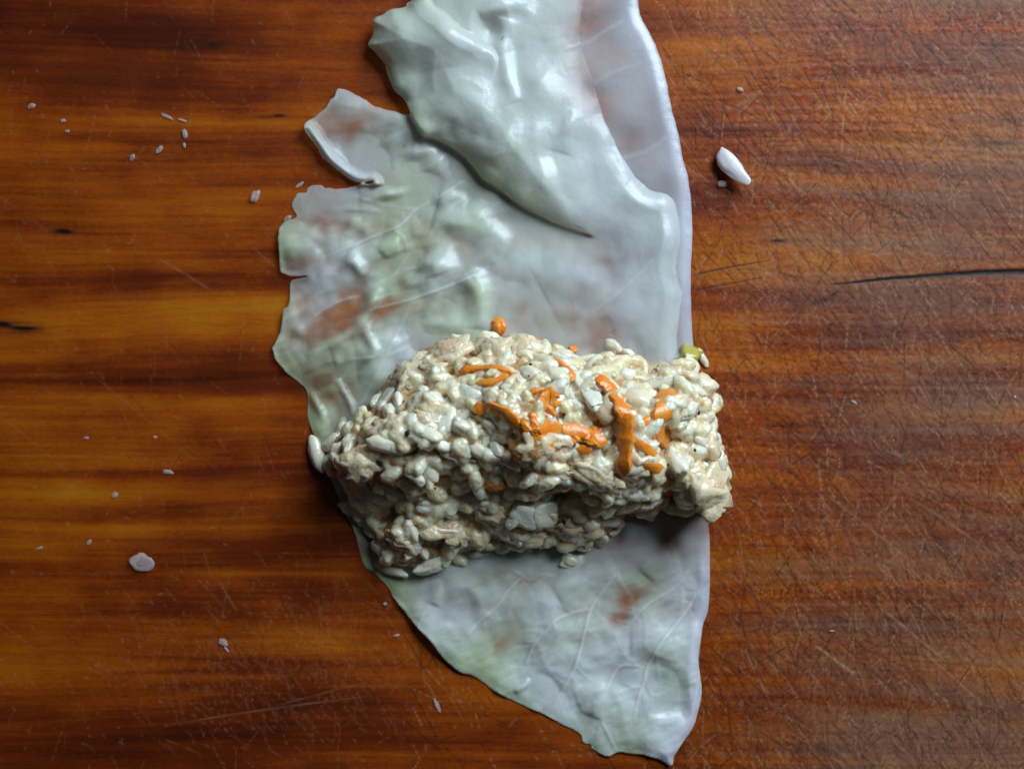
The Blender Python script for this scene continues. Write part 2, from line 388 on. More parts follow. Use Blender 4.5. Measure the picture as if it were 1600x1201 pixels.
    V = np.vstack([V, np.array(ex)]); Q = np.vstack([Q, np.array([q[::-1] for q in q2])])
    for n_ in A: A[n_] = np.concatenate([A[n_], np.full(12, .5 if n_ == 'tone' else 0.0)])
    ob = link('cutting_board', mesh_np('cutting_board', V, Q, A), WOOD)
    tag(ob, 'red brown wooden cutting board with dark knots, a black split and knife scratches', 'cutting board')
build_board()

# ------------------------------------------------------------------ the cabbage leaf
PLEAT = [(668, -60), (645, -6), (640, 2), (632, 11), (612, 14), (597, 24), (582, 32), (584, 45), (580, 60), (575, 72), (585, 82), (600, 100), (605, 112),
         (615, 140), (630, 155), (635, 172), (650, 198), (662, 213), (687, 221), (707, 232), (727, 247), (742, 265), (755, 280), (775, 293), (800, 311),
         (830, 330), (860, 345), (885, 356), (905, 364), (927, 371)]
LOBE = [(640, 179), (610, 172), (588, 167), (572, 157), (550, 145), (530, 138), (524, 150), (517, 155), (505, 172), (487, 185), (475, 197), (480, 210),
        (497, 232), (510, 252), (532, 270), (555, 284), (575, 287), (584, 283)]
LEFT = [(560, 289), (547, 293), (525, 295), (510, 294), (503, 290), (487, 290), (479, 295), (478, 301), (467, 302), (460, 309), (457, 322), (464, 338),
        (450, 345), (438, 354), (435, 367), (436, 395), (437, 422), (448, 428), (460, 432), (490, 431), (462, 436), (454, 440), (452, 455), (451, 477), (443, 482), (440, 500), (437, 520), (429, 536),
        (426, 547), (432, 562), (447, 580), (470, 599), (480, 612), (481, 647), (492, 680), (507, 720), (530, 780), (551, 824), (560, 852), (570, 884), (586, 897), (605, 914)]
BOT = [(612, 930), (624, 946), (641, 967), (664, 993), (691, 1026), (718, 1050), (738, 1056), (759, 1068), (791, 1089), (833, 1109), (877, 1131), (905, 1146), (911, 1160), (922, 1163),
       (927, 1171), (948, 1181), (965, 1176), (995, 1178), (1029, 1186), (1048, 1196), (1053, 1182), (1064, 1163), (1086, 1127), (1096, 1083), (1092, 1029), (1098, 981), (1107, 944), (1108, 880), (1107, 820)]
RIGHT_M = [(1098, 740), (1070, 640), (1060, 560), (1057, 530), (1062, 492), (1066, 462), (1061, 440), (1057, 410), (1063, 378), (1061, 342), (1054, 318), (1042, 304), (1026, 300), (1006, 291),
           (990, 271), (974, 247), (962, 225), (954, 206), (944, 185), (934, 155), (920, 110), (905, 50), (895, -60)]
def ragged(P, amp, seed):
    Q = np.roll(P, -1, 0) - np.roll(P, 1, 0); n = np.stack([-Q[:, 1], Q[:, 0]], -1)/(np.hypot(*Q.T)[:, None]+1e-6)
    k = np.random.default_rng(seed).standard_normal(len(P)); k = .6*k + .5*np.roll(k, 1) + .3*np.roll(k, 2)
    return P + n*amp*k[:, None]
OUT_M = ragged(catmull(PLEAT[:15] + LOBE + LEFT + BOT + RIGHT_M, 4), .8, 3)
OUTER = [(1006, -60), (997, 0), (1002, 30), (1015, 50), (1032, 92), (1041, 130), (1045, 148), (1050, 175), (1060, 212), (1068, 250), (1076, 284), (1079, 312), (1082, 380), (1079, 420), (1080, 475),
         (1083, 530), (1092, 600), (1099, 700), (1080, 760)]
OUT_U = catmull(OUTER + [(980, 760), (930, 690), (905, 560), (900, 400), (880, 250), (850, 100), (840, -60)], 4)
OUT_U = ragged(OUT_U, .8, 4)
VEINS = [([(520, 397), (590, 367), (625, 352), (650, 327), (687, 307), (725, 282)], 1.0), ([(575, 485), (650, 465), (720, 440), (762, 418)], 1.0), ([(483, 500), (520, 475), (560, 462)], .7),
         ([(615, 430), (630, 410), (640, 396)], .7), ([(927, 487), (970, 455), (1005, 422), (1027, 400)], .5), ([(875, 80), (920, 65), (940, 52), (972, 33)], .5), ([(960, 250), (1010, 232), (1040, 215)], .4),
         ([(961, 897), (934, 934), (922, 954), (911, 995), (899, 1039), (887, 1062), (873, 1086), (863, 1110)], 1.2), ([(922, 951), (894, 958), (870, 968), (853, 985), (833, 1008), (823, 1035), (816, 1059)], 1.0),
         ([(1076, 890), (1056, 917), (1012, 944), (992, 965), (978, 981)], .9), ([(1096, 911), (1076, 948), (1059, 971), (1035, 1002), (1012, 1039), (1007, 1062), (998, 1089), (990, 1127)], 1.2),
         ([(1008, 1042), (971, 1040), (954, 1062), (944, 1086)], .9), ([(830, 890), (813, 904), (792, 924), (779, 944), (742, 978), (718, 1008)], .9), ([(868, 900), (845, 898), (826, 905), (800, 888)], .7),
         ([(1093, 1049), (1086, 1089), (1079, 1123)], .8), ([(938, 1123), (954, 1154), (965, 1177)], .7), ([(675, 940), (660, 962), (650, 985)], .5), ([(1010, 1070), (1020, 1086), (1032, 1084)], .5),
         ([(540, 300), (590, 318), (650, 327)], .5), ([(600, 330), (560, 328), (520, 326)], .5), ([(735, 300), (700, 330), (668, 372)], .4), ([(640, 540), (600, 556), (540, 562)], .6), ([(560, 640), (590, 580), (620, 520), (640, 480)], .4)]

def gauss(X, Y, x, y, sx, sy, ang=0.0):
    c, s = math.cos(math.radians(ang)), math.sin(math.radians(ang))
    u = (X-x)*c + (Y-y)*s; v = -(X-x)*s + (Y-y)*c
    return np.exp(-(u/sx)**2 - (v/sy)**2)

LX, LY = np.arange(380, 1150, 2.0), np.arange(-90, 1230, 2.0)
def lnoise(X, Y, s1, seed, s2=None, ang=0.0):
    f = gnoise((len(LY), len(LX)), s1/2, (s2 or s1)/2, seed, ang)
    u = np.clip((X-LX[0])/2, 0, len(LX)-1.01); v = np.clip((Y-LY[0])/2, 0, len(LY)-1.01)
    j = u.astype(int); i = v.astype(int); a = v-i; b = u-j
    return (f[i, j]*(1-b)+f[i, j+1]*b)*(1-a) + (f[i+1, j]*(1-b)+f[i+1, j+1]*b)*a

def ridge(X, Y, pts, w, a):
    d, _, _, q = dist_poly(X, Y, catmull(pts, 4, False), False)
    return 1.1*a*(.85+.25*np.clip(lnoise(X, Y, 24, 200+int(pts[0][0])), -2, 2))*np.exp(-(d/(1.2*w*(1+.2*np.clip(lnoise(X, Y, 22, 300+int(pts[0][1])), -1.6, 1.6))))**2)*np.clip(np.sin(math.pi*q), .0, 1)**.5

def sheet(name, outline, field, P, thick, parent):
    x0, y0 = outline.min(0) - 3*P; x1, y1 = outline.max(0) + 3*P
    xs = np.arange(x0, x1, P); ys = np.arange(y0, y1, P)
    X, Y = np.meshgrid(xs, ys); shp = X.shape
    d, nx_, ny_, _ = dist_poly(X, Y, outline)
    ins = inside(X, Y, outline); sd = np.where(ins, d, -d)
    cen = (sd[1:, 1:] + sd[:-1, 1:] + sd[1:, :-1] + sd[:-1, :-1]) / 4
    keep = cen > 0
    cnt = np.zeros(shp, int)
    for a, b in ((0, 0), (0, 1), (1, 0), (1, 1)):
        cnt[a:shp[0]-1+a, b:shp[1]-1+b] += keep
    bnd = (cnt > 0) & (cnt < 4)
    Xm = np.where(bnd, nx_, X); Ym = np.where(bnd, ny_, Y)
    Z, A = field(Xm, Ym, np.where(bnd, 0, np.maximum(sd, 0)), P)
    use = cnt > 0; idx = -np.ones(shp, int); idx[use] = np.arange(use.sum()); nv = use.sum()
    tk = thick*(.30+.70*smooth(0, 18, np.where(bnd, 0, np.maximum(sd, 0))))
    t = np.where(bnd, .6*tk, tk); b = np.where(bnd, .4*tk, 0)
    V = np.vstack([at_np(Xm[use], Ym[use], (Z+t)[use]), at_np(Xm[use], Ym[use], (Z+b)[use])])
    q = np.stack([idx[1:, :-1], idx[1:, 1:], idx[:-1, 1:], idx[:-1, :-1]], -1)[keep]
    e = np.concatenate([q[:, [0, 1]], q[:, [1, 2]], q[:, [2, 3]], q[:, [3, 0]]])
    key = np.minimum(e[:, 0], e[:, 1])*nv + np.maximum(e[:, 0], e[:, 1])
    _, inv, c = np.unique(key, return_inverse=True, return_counts=True)
    e = e[c[inv] == 1]
    side = np.stack([e[:, 1], e[:, 0], e[:, 0]+nv, e[:, 1]+nv], -1)
    Q = np.vstack([q, q[:, ::-1]+nv, side])
    A = {k: np.tile(np.broadcast_to(v, shp)[use], 2) for k, v in A.items()}
    return link(name, mesh_np(name, V, Q, A), LEAF, parent)

def field_main(X, Y, sd, P):
    shp = X.shape
    G = lambda s, seed, s2=None, ang=0: lnoise(X, Y, s, seed, s2, ang)
    left = (1-smooth(640, 860, X)) * smooth(150, 230, Y)*(1-smooth(700, 860, Y))
    bot = smooth(830, 900, Y)
    top = 1-smooth(330, 430, Y)
    h = 3.0 + 3.4*np.clip(G(17, 61)+.4, 0, 3)*left + 2.2*np.clip(G(26, 60)+.2, 0, 3)*smooth(560, 660, X)*(1-top)*(1-bot) + 1.9*np.clip(G(24, 62)+.5, 0, 3)*(.5*left+.9*bot) + .9*G(7, 63)*(left*.9+bot*.5) + 1.9*np.clip(.75-np.abs(G(9, 68, 30, -.45)), -1, 1)*left + 1.8*np.clip(.7-np.abs(G(22, 69)), -1, 1)*bot + 2.0*np.clip(.7-np.abs(G(24, 70)), -1, 1)*top + 3.5*G(30, 64)*top + 1.2*G(14, 67)*top + 2.0*G(26, 66, 50, .7)
    h += 7*smooth(800, 900, X)*(1-bot)
    # pleat rolling over from the upper right
    pl = catmull(PLEAT, 4, False)
    d, _, _, s_ = dist_poly(X, Y, pl, False)
    poly = np.vstack([pl, [(1300, 371), (1300, -200), (668, -200)]])
    pin = inside(X, Y, poly) | ((sd <= 0) & (s_ < .42) & (d < 3))
    k = np.clip(1-s_, 0, 1)
    u_ = ((X-640)*287+(Y-180)*191)/344.7**2; A = 43*np.clip((1-u_)*1.7, 0, 1)**.8; w = 15 + 64*np.clip((1-u_)*1.5, 0, 1)
    tt = np.clip(d/w, 0, 1)
    roll = .75*np.sqrt(np.clip(1-(1-tt)**2, 0, 1)) + .25*tt
    prof = A*(.30 + .70*roll)*(1-.60*(.6*smooth(0, 190, d-w)+.4*np.clip((d-w)/185, 0, 1)))
    h = np.where(pin, h + prof, h)
    # tongue folded over at the top, with the hollow beside it
    tg = catmull([(672, -60), (672, 0), (695, 22), (720, 45), (750, 62), (770, 77), (777, 92), (775, 112), (763, 138), (740, 158)], 4, False)
    td, _, _, ts = dist_poly(X, Y, tg, False)
    tin = inside(X, Y, np.vstack([tg, [(560, 160), (560, -60)]]))
    amp = 17*smooth(15, 90, np.hypot(X-748, Y-148))*(1-smooth(95, 148, Y))
    h = np.where(tin & pin, h + amp*np.sqrt(np.clip(1-(1-np.clip(td/26, 0, 1))**2, 0, 1))*np.exp(-np.maximum(td-26, 0)/60), h)
    h += -13*gauss(X, Y, 766, 48, 24, 17, 50)
    rl = lambda pts, w_, a: ridge(X, Y, pts, w_, a)
    for pts, w_, a in (([(752, 27), (777, 13), (808, 11), (835, 22)], 10, 7), ([(790, 28), (783, 60), (790, 110), (805, 160)], 13, 7),
                       ([(690, 92), (750, 165), (835, 262), (900, 345)], 20, 5), ([(900, 175), (880, 205), (860, 215)], 10, 5), ([(935, 150), (900, 180), (880, 240)], 16, 5),
                       ([(480, 560), (540, 522), (562, 505), (580, 472), (600, 447), (625, 438), (662, 438)], 8, 8), ([(722, 428), (745, 450), (752, 488), (750, 515)], 15, 14),
                       ([(700, 470), (722, 455), (740, 440)], 10, 7), ([(568, 515), (580, 535), (592, 557)], 7, 8), ([(540, 400), (556, 412), (567, 432)], 11, 6), ([(518, 325), (555, 325), (592, 327)], 7, 3),
                       ([(595, 396), (606, 386), (625, 384)], 10, 4), ([(662, 398), (672, 415), (678, 432)], 13, 7), ([(680, 330), (712, 340), (755, 362), (795, 385)], 22, 10), ([(520, 560), (560, 550), (585, 560)], 14, 6),
                       ([(525, 590), (545, 625), (552, 650)], 5, 6), ([(478, 605), (500, 640), (512, 670)], 8, 5), ([(440, 300), (470, 310)], 14, 2), ([(545, 350), (590, 362), (640, 358)], 9, 4),
                       ([(640, 200), (668, 230), (700, 262)], 14, 6), ([(560, 305), (620, 300), (660, 290)], 12, 5), ([(850, 460), (900, 440), (960, 470)], 40, 5), ([(820, 500), (900, 490), (960, 520)], 16, 4), ([(655, 515), (700, 505), (735, 520)], 12, 6),
                       ([(680, 905), (684, 925), (678, 945)], 8, 7), ([(640, 950), (680, 985), (730, 1030)], 22, 5), ([(805, 1082), (822, 1068), (826, 1058)], 7, 6), ([(770, 1055), (800, 1075), (850, 1095)], 16, 4),
                       ([(870, 930), (920, 900), (960, 880)], 22, 9), ([(1010, 900), (1030, 880), (1060, 870)], 16, 6), ([(985, 1005), (1035, 1010), (1070, 1040)], 24, 6), ([(900, 1095), (935, 1085), (925, 1120)], 18, 6),
                       ([(1010, 1120), (1040, 1125), (1066, 1118)], 13, 3), ([(800, 950), (840, 935), (870, 950)], 16, 5), ([(860, 1010), (890, 1030), (880, 1060)], 16, 4), ([(930, 1140), (990, 1150), (1050, 1165)], 16, 3)):
        h += rl(pts, w_, a)
    # lobe on the left with its lower rim curled up
    lob = catmull([(478, 205), (497, 232), (510, 252), (532, 270), (555, 284), (580, 286)], 4, False)
    ld = dist_poly(X, Y, lob, False)[0]
    lm = ((X < 600) & (Y > 180) & (Y < 289))
    h += np.where(lm, 16*np.exp(-((ld-7)/9)**2), 0) + np.where((X < 640) & (Y < 289) & (Y > 130), 6*gauss(X, Y, 545, 190, 60, 60), 0)
    # bulb and scalloped rim on the left edge
    h += 7*gauss(X, Y, 474, 315, 12, 11) + 4*gauss(X, Y, 487, 296, 10, 5) + 5*gauss(X, Y, 465, 515, 12, 10) + 4*gauss(X, Y, 450, 548, 16, 14)
    # right rim: rounded fold lying on the under layer
    rim = catmull([(1058, 620), (1057, 530), (1062, 492), (1066, 462), (1061, 440), (1057, 410), (1063, 378), (1061, 342), (1054, 318), (1042, 304), (1026, 300), (1006, 291), (990, 271), (974, 247), (962, 225), (954, 206), (940, 175)], 4, False)
    rd, _, _, rs = dist_poly(X, Y, rim, False)
    ra = np.minimum(1, (1-rs)*4)*(1-smooth(640, 760, Y))
    h += ra*((13+3*G(30, 74))*np.sqrt(np.clip(1-(1-np.clip(rd/32, 0, 1))**2, 0, 1))*np.exp(-np.maximum(rd-26, 0)/45) - 2)
    # edges of a wilted leaf: rims lifted slightly and a lip to the lower right strip
    strip = bot*np.exp(-((sd-9)/10)**2)*smooth(1000, 1060, X)
    h += 3.2*strip + 1.5*np.exp(-(sd/6)**2)*np.clip(G(14, 71), -1, 2)
    h -= 10*gauss(X, Y, 820, 715, 260, 150)*(h-3.5)/12
    vein = np.zeros(shp)
    for pts, a in VEINS:
        dd, _, _, ss = dist_poly(X, Y, catmull(pts, 5, False), False)
        vein = np.maximum(vein, a*np.exp(-(dd/(1.9 if a > .6 else 2.6))**2)*np.minimum(1, .35+4*np.minimum(ss, 1-ss)))
    rv = random.Random(9)
    for pts, a in VEINS:            # side branches
        cp = catmull(pts, 5, False)
        for b in range(int(len(cp)*(.36 if pts[0][1] > 860 else .16))):
            i = rv.randrange(1, len(cp)-2); t = math.atan2(*(cp[i+1]-cp[i])[::-1]) + rv.choice((-1, 1))*rv.uniform(.6, 1.1)
            q = [cp[i]]; L = rv.uniform(5, 11); kk = rv.uniform(-.12, .12)
            for _ in range(rv.randrange(3, 7)):
                q.append(q[-1] + L*np.array([math.cos(t), math.sin(t)])); t += kk + rv.gauss(0, .16)
            dd, _, _, ss = dist_poly(X, Y, catmull(q, 3, False), False)
            vein = np.maximum(vein, .5*a*np.exp(-(dd/1.5)**2)*(1-.7*ss))
    h += 1.5*vein
    h += 0.22*G(2.2, 77, 6, -.5)*(left+bot)
    h = blur(np.maximum(h, .6), .4)
    h = np.maximum(h, .6)
    thin = np.zeros(shp)
    for x, y, sx, sy, an, a in ((552, 205, 17, 26, 20, .9), (520, 168, 14, 10, -40, .5), (590, 185, 26, 10, 10, .5), (545, 455, 30, 16, -5, .75), (500, 462, 30, 14, 0, .55), (475, 405, 34, 16, 0, .55), (515, 380, 26, 12, -10, .5),
                                (520, 490, 40, 14, -30, .85), (480, 525, 24, 8, -20, .5), (605, 484, 36, 13, -32, 1.0), (635, 460, 20, 8, -20, .6), (600, 410, 30, 10, 0, .4), (520, 350, 40, 9, 5, .5), (640, 510, 26, 10, -25, .4),
                                (700, 925, 26, 14, 30, .8), (745, 945, 26, 16, 30, 1.0), (770, 900, 30, 12, 0, .7), (830, 905, 30, 8, 0, .6), (990, 935, 28, 17, -20, 1.0), (965, 965, 22, 12, -30, .8), (920, 985, 26, 14, -30, 1.0), (935, 1000, 22, 12, 0, .5),
                                (825, 955, 22, 26, 20, .6), (850, 1000, 28, 14, 0, .5), (1005, 1010, 14, 34, 20, .5), (940, 1045, 40, 14, 0, .45), (1020, 1150, 50, 16, 10, .5), (960, 1065, 16, 20, 0, .4), (1030, 880, 14, 30, 30, .4),
                                (785, 330, 20, 10, 30, .3), (675, 350, 22, 10, 10, .4), (764, 415, 20, 12, 0, .35), (645, 350, 25, 9, -20, .3)):
        thin = np.maximum(thin, a*gauss(X, Y, x, y, sx*1.35, sy*1.35, an))
    thin += .18*G(14, 81)*(left+bot)
    contact = 1-smooth(3, 10, h)
    hh = h - 7*smooth(800, 900, X)*(1-bot)
    op = .27 + .20*smooth(2.0, 9, hh) + .24*smooth(9, 34, hh) + .17*smooth(500, 640, X)*smooth(170, 260, Y)*(1-bot) - .11*smooth(860, 940, X)*smooth(330, 390, Y)*(1-bot) + .04*left + (.27+.34*smooth(970, 1070, Y))*bot - (.29+.10*bot)*np.clip(thin, 0, 1)**1.2
    op += .05*G(7, 83)*(1-.6*top) + .085*G(17, 84)*(1-.75*top) - .05*(1-top)
    op += .25*strip + .10*np.exp(-(sd/5)**2)
    op *= 1-(1-smooth(0, 70, sd))*smooth(235, 120, Y)*smooth(850, 920, X)*.95
    green = np.clip(1.0*np.exp(-sd/32)*(.35+.65*smooth(420, 600, Y))*smooth(270, 320, Y)*(1-smooth(1000, 1070, X)) + .26*left + .14*left*smooth(6, 16, h) + .14*(1-bot)*smooth(560, 640, X)*smooth(980, 860, X) + .16*bot + .3*G(34, 91)*(left+bot) + .55*pin*np.exp(-d/55)*smooth(1.0, .6, u_) + .5*rl([(722, 428), (745, 450), (748, 490)], 14, 1), 0, 1)
    lil = np.clip(.9*strip + .25*smooth(820, 960, X)*(1-bot), 0, 1)
    rust = np.clip(gauss(X, Y, 918, 368, 11, 3.2, 18)*1.1 + .5*gauss(X, Y, 905, 355, 12, 1.5, 25) + .8*gauss(X, Y, 785, 60, 1.3, 3.5, 30) + .6*gauss(X, Y, 632, 228, 1.5, 2.5), 0, .9)
    return h, {'opac': np.clip(op, .08, .97), 'green': green, 'lilac': lil, 'vein': vein, 'rust': rust, 'netw': .10+.20*bot+.08*left}

def field_under(X, Y, sd, P):
    shp = X.shape
    out = catmull(OUTER, 4, False)
    od = dist_poly(X, Y, out, False)[0]
    rim = np.sqrt(np.clip(1-(1-np.clip(od/20, 0, 1))**2, 0, 1))*np.exp(-np.maximum(od-16, 0)/26)*(.75+.25*lnoise(X, Y, 40, 102))
    h = .8 + 3.2*rim + .5*lnoise(X, Y, 26, 101)
    vein = np.zeros(shp)
    for pts, a in (([(870, 85), (920, 65), (940, 52), (972, 33)], .8), ([(955, 252), (1010, 236), (1040, 215)], .7), ([(930, 130), (960, 112), (1000, 100)], .5)):
        vein = np.maximum(vein, a*np.exp(-(dist_poly(X, Y, catmull(pts, 5, False), False)[0]/3.2)**2))
    op = .30 + .46*np.exp(-(od/20)**2) + .08*lnoise(X, Y, 20, 103) - .10*gauss(X, Y, 930, 90, 30, 60)
    op *= 1 - .95*smooth(80, 165, od)
    return np.maximum(h, .4), {'opac': np.clip(op, .0, .95), 'green': 0*X+.05, 'lilac': np.clip(.45+.5*np.exp(-(od/30)**2), 0, 1), 'vein': vein, 'rust': 0*X, 'netw': 0*X+.08}

leaf = bpy.data.objects.new('cabbage_leaf', None); COL.objects.link(leaf); leaf.location = (0, 0, 0)
tag(leaf, 'wilted pale green cabbage leaf folded over at the top and right, under the rice filling', 'cabbage leaf')
sheet('leaf_blade', OUT_M, field_main, 2.1, 2.6, leaf)
sheet('folded_edge', OUT_U, field_under, 2.6, 2.6, leaf)

# ------------------------------------------------------------------ the filling
F_OUT = catmull([(545, 652), (575, 622), (605, 582), (640, 557), (670, 537), (700, 524), (735, 530), (765, 519), (800, 521), (840, 528), (880, 547), (915, 556), (950, 543), (985, 550), (1010, 563), (1050, 566), (1072, 552),
                 (1088, 565), (1098, 592), (1122, 617), (1120, 650), (1128, 700), (1134, 740), (1134, 775), (1120, 800), (1098, 805), (1070, 800), (1040, 797), (1020, 809), (980, 813), (962, 832), (942, 850), (915, 862),
                 (892, 872), (868, 862), (830, 857), (800, 856), (770, 862), (735, 869), (700, 879), (680, 890), (640, 893), (602, 886), (590, 862), (582, 838), (550, 806), (537, 785), (540, 760), (519, 738), (508, 718), (516, 692)], 3)
HP = 3.0
hx = np.arange(440, 1190, HP); hy = np.arange(470, 950, HP)
HX, HY = np.meshgrid(hx, hy)
hd = dist_poly(HX, HY, F_OUT)[0]; hin = inside(HX, HY, F_OUT)
hd = np.where(hin, hd, 0)
HF = 138*np.clip(1-(1-np.clip(hd/145, 0, 1))**2, 0, 1)**.62
for x, y, sx, sy, a in ((600, 800, 46, 22, -34), (770, 738, 55, 16, -26), (870, 772, 46, 13, -34), (720, 815, 55, 16, -24), (1042, 690, 20, 32, -42), (1046, 775, 15, 26, -38), (655, 705, 34, 10, -20), (610, 770, 30, 18, -16), (1110, 640, 10, 10, -10),
                        (690, 730, 30, 26, -20), (860, 655, 14, 10, -8), (745, 545, 16, 10, -12), (640, 625, 20, 12, -8), (680, 850, 40, 10, -14), (1000, 800, 40, 10, -12),
                        (835, 805, 36, 28, 16), (625, 872, 46, 18, 8), (1105, 767, 34, 38, 20), (960, 770, 46, 18, 12), (935, 735, 30, 16, 10), (900, 600, 90, 50, 12), (620, 690, 40, 14, 10), (555, 725, 26, 24, 14), (700, 545, 40, 20, 8), (820, 700, 30, 24, 10)):
    HF += (a*1.45 if a < 0 else a)*gauss(HX, HY, x, y, sx, sy)*np.minimum(1, hd/22)
HF = np.maximum(HF + (5*gnoise(HX.shape, 11/HP, 11/HP, 7) + 9*gnoise(HX.shape, 24/HP, 24/HP, 8))*np.minimum(1, hd/25), 0)
crest = np.interp(HX, [500, 540, 600, 700, 800, 900, 1000, 1060, 1150], [715, 735, 752, 752, 752, 768, 795, 830, 860])
HF *= 1 - .36*smooth(-10, 30, HY-crest)      # the lower shelf lies under the bulging upper half
HF = blur(HF, 1.3)

def H(x, y):
    u = min(max((x-hx[0])/HP, 0), len(hx)-1.01); v = min(max((y-hy[0])/HP, 0), len(hy)-1.01)
    i, j = int(v), int(u); a, b = v-i, u-j
    return float((HF[i, j]*(1-b)+HF[i, j+1]*b)*(1-a)+(HF[i+1, j]*(1-b)+HF[i+1, j+1]*b)*a)

def frame(x, y, ang, tilt=0.0, roll=0.0, damp=.75):
    """axes at a spot of the mound: long axis at angle ang (photo, clockwise), up along the surface"""
    e = 7
    gx = (H(x+e, y)-H(x-e, y))/(2*e)*damp; gy = (H(x, y+e)-H(x, y-e))/(2*e)*damp
    n = Vector((-gx, gy, 1)).normalized()
    a = math.radians(ang); u = Vector((math.cos(a), -math.sin(a), 0))
    u = (u - n*u.dot(n)).normalized(); v = n.cross(u)
    R = Matrix((u, v, n)).transposed()
    return R @ Matrix.Rotation(math.radians(tilt), 3, 'Y') @ Matrix.Rotation(math.radians(roll), 3, 'X')

filling = bpy.data.objects.new('filling', None); COL.objects.link(filling)
filling.location = at(830, 705, 6)
tag(filling, 'sticky mound of rice, minced meat and carrot shreds lying across the cabbage leaf', 'rice filling')
FINV = Matrix.Translation(filling.location).inverted()

def ico(sub):
    bm = bmesh.new(); bmesh.ops.create_icosphere(bm, subdivisions=sub, radius=1.0)
    v = np.array([p.co[:] for p in bm.verts]); f = [[q.index for q in p.verts] for p in bm.faces]; bm.free(); return v, f
ICO3, ICO2 = ico(3), ico(2)

def blob_mesh(name, mat, seed, lump, freq, ico_=ICO3, bend=0.0, taper=0.0, crease=0.0, flat=0.0):
    v, f = ico_; v = v.copy(); out = []
    off = Vector((seed*3.7, seed*1.9, seed*5.3))
    for p in v:
        q = Vector(p)
        k = 1 + lump*mnoise.fractal(q*freq+off, 1.0, 2.0, 2)
        if flat: k /= max(.55, (abs(p[0])**6+abs(p[1])**6+abs(p[2])**6)**(1/6)*(1+flat*0)) if flat > 0 else 1
        q = q*k
        s = 1 - taper*q.x
        q.y *= s; q.z *= s
        q.z += bend*(q.x*q.x-.35); q.y += crease*bend*(q.x*q.x)
        out.append(q)
    me = bpy.data.meshes.new(name); me.from_pydata(out, [], f); me.polygons.foreach_set('use_smooth', [True]*len(f)); me.update()
    me.materials.append(mat); return me
RICE_ME = [blob_mesh('rice_grain', RICE, i+1, .15+.05*(i % 4), 1.25+.12*(i % 5), bend=(-.14, .06, -.3, .1, -.08, .16, -.35, .02)[i % 8], taper=(.1, .25, -.12, .3, .05, -.25, .12, .0, -.3)[i % 9], crease=(2, -2, 1, 0, -1, 2, -1, 1)[i % 8]) for i in range(16)]
MEAT_ME = [blob_mesh('meat_crumb', MEAT, 20+i, .7, 2.0) for i in range(6)]
ONION_ME = [blob_mesh('onion_piece', ONION, 40+i, .22, 1.3, flat=.5) for i in range(4)]
CHUNK_ME = [blob_mesh('carrot_shred', CARROT, 60+i, .5, 1.7) for i in range(3)]
PEP_ME = [blob_mesh('pepper_speck', PEPPER, 80+i, .5, 1.4, ICO2) for i in range(2)]

ELL = []       # centre, R, radii (world), colour : what the paste between the grains is made from
def put(name, me, x, y, ln, wd, ang, lift=0.0, thick=None, tilt=0, roll=0, parent=filling, core=True, col=None, h=None):
    h0 = H(x, y) if h is None else h
    R = frame(x, y, ang, tilt, roll)
    z = max(h0 + lift, 2)
    sc_ = (ln/2*S, wd/2*S, (thick or wd*.9)/2*S)
    M = Matrix.Translation(at(x, y, z)) @ R.to_4x4() @ Matrix.Diagonal((*sc_, 1))
    o = bpy.data.objects.new(name, me); COL.objects.link(o)
    if parent is not None:
        o.parent = parent; o.matrix_basis = FINV @ M
    else: o.matrix_basis = M
    if core and col is not None: ELL.append((at(x, y, z-1.5), R, tuple(s*(1.0+.06*math.sin(x*7+y*3)) for s in sc_), col))
    return o

CR, CM, CP, CY, CO = (.93, .80, .56), (.90, .66, .40), (.84, .55, .34), (.91, .77, .49), (.94, .38, .04)
CB = (.50, .25, .09)  # broth brown for gaps, also standing in for light absorbed between translucent grains
rg = random.Random(21)
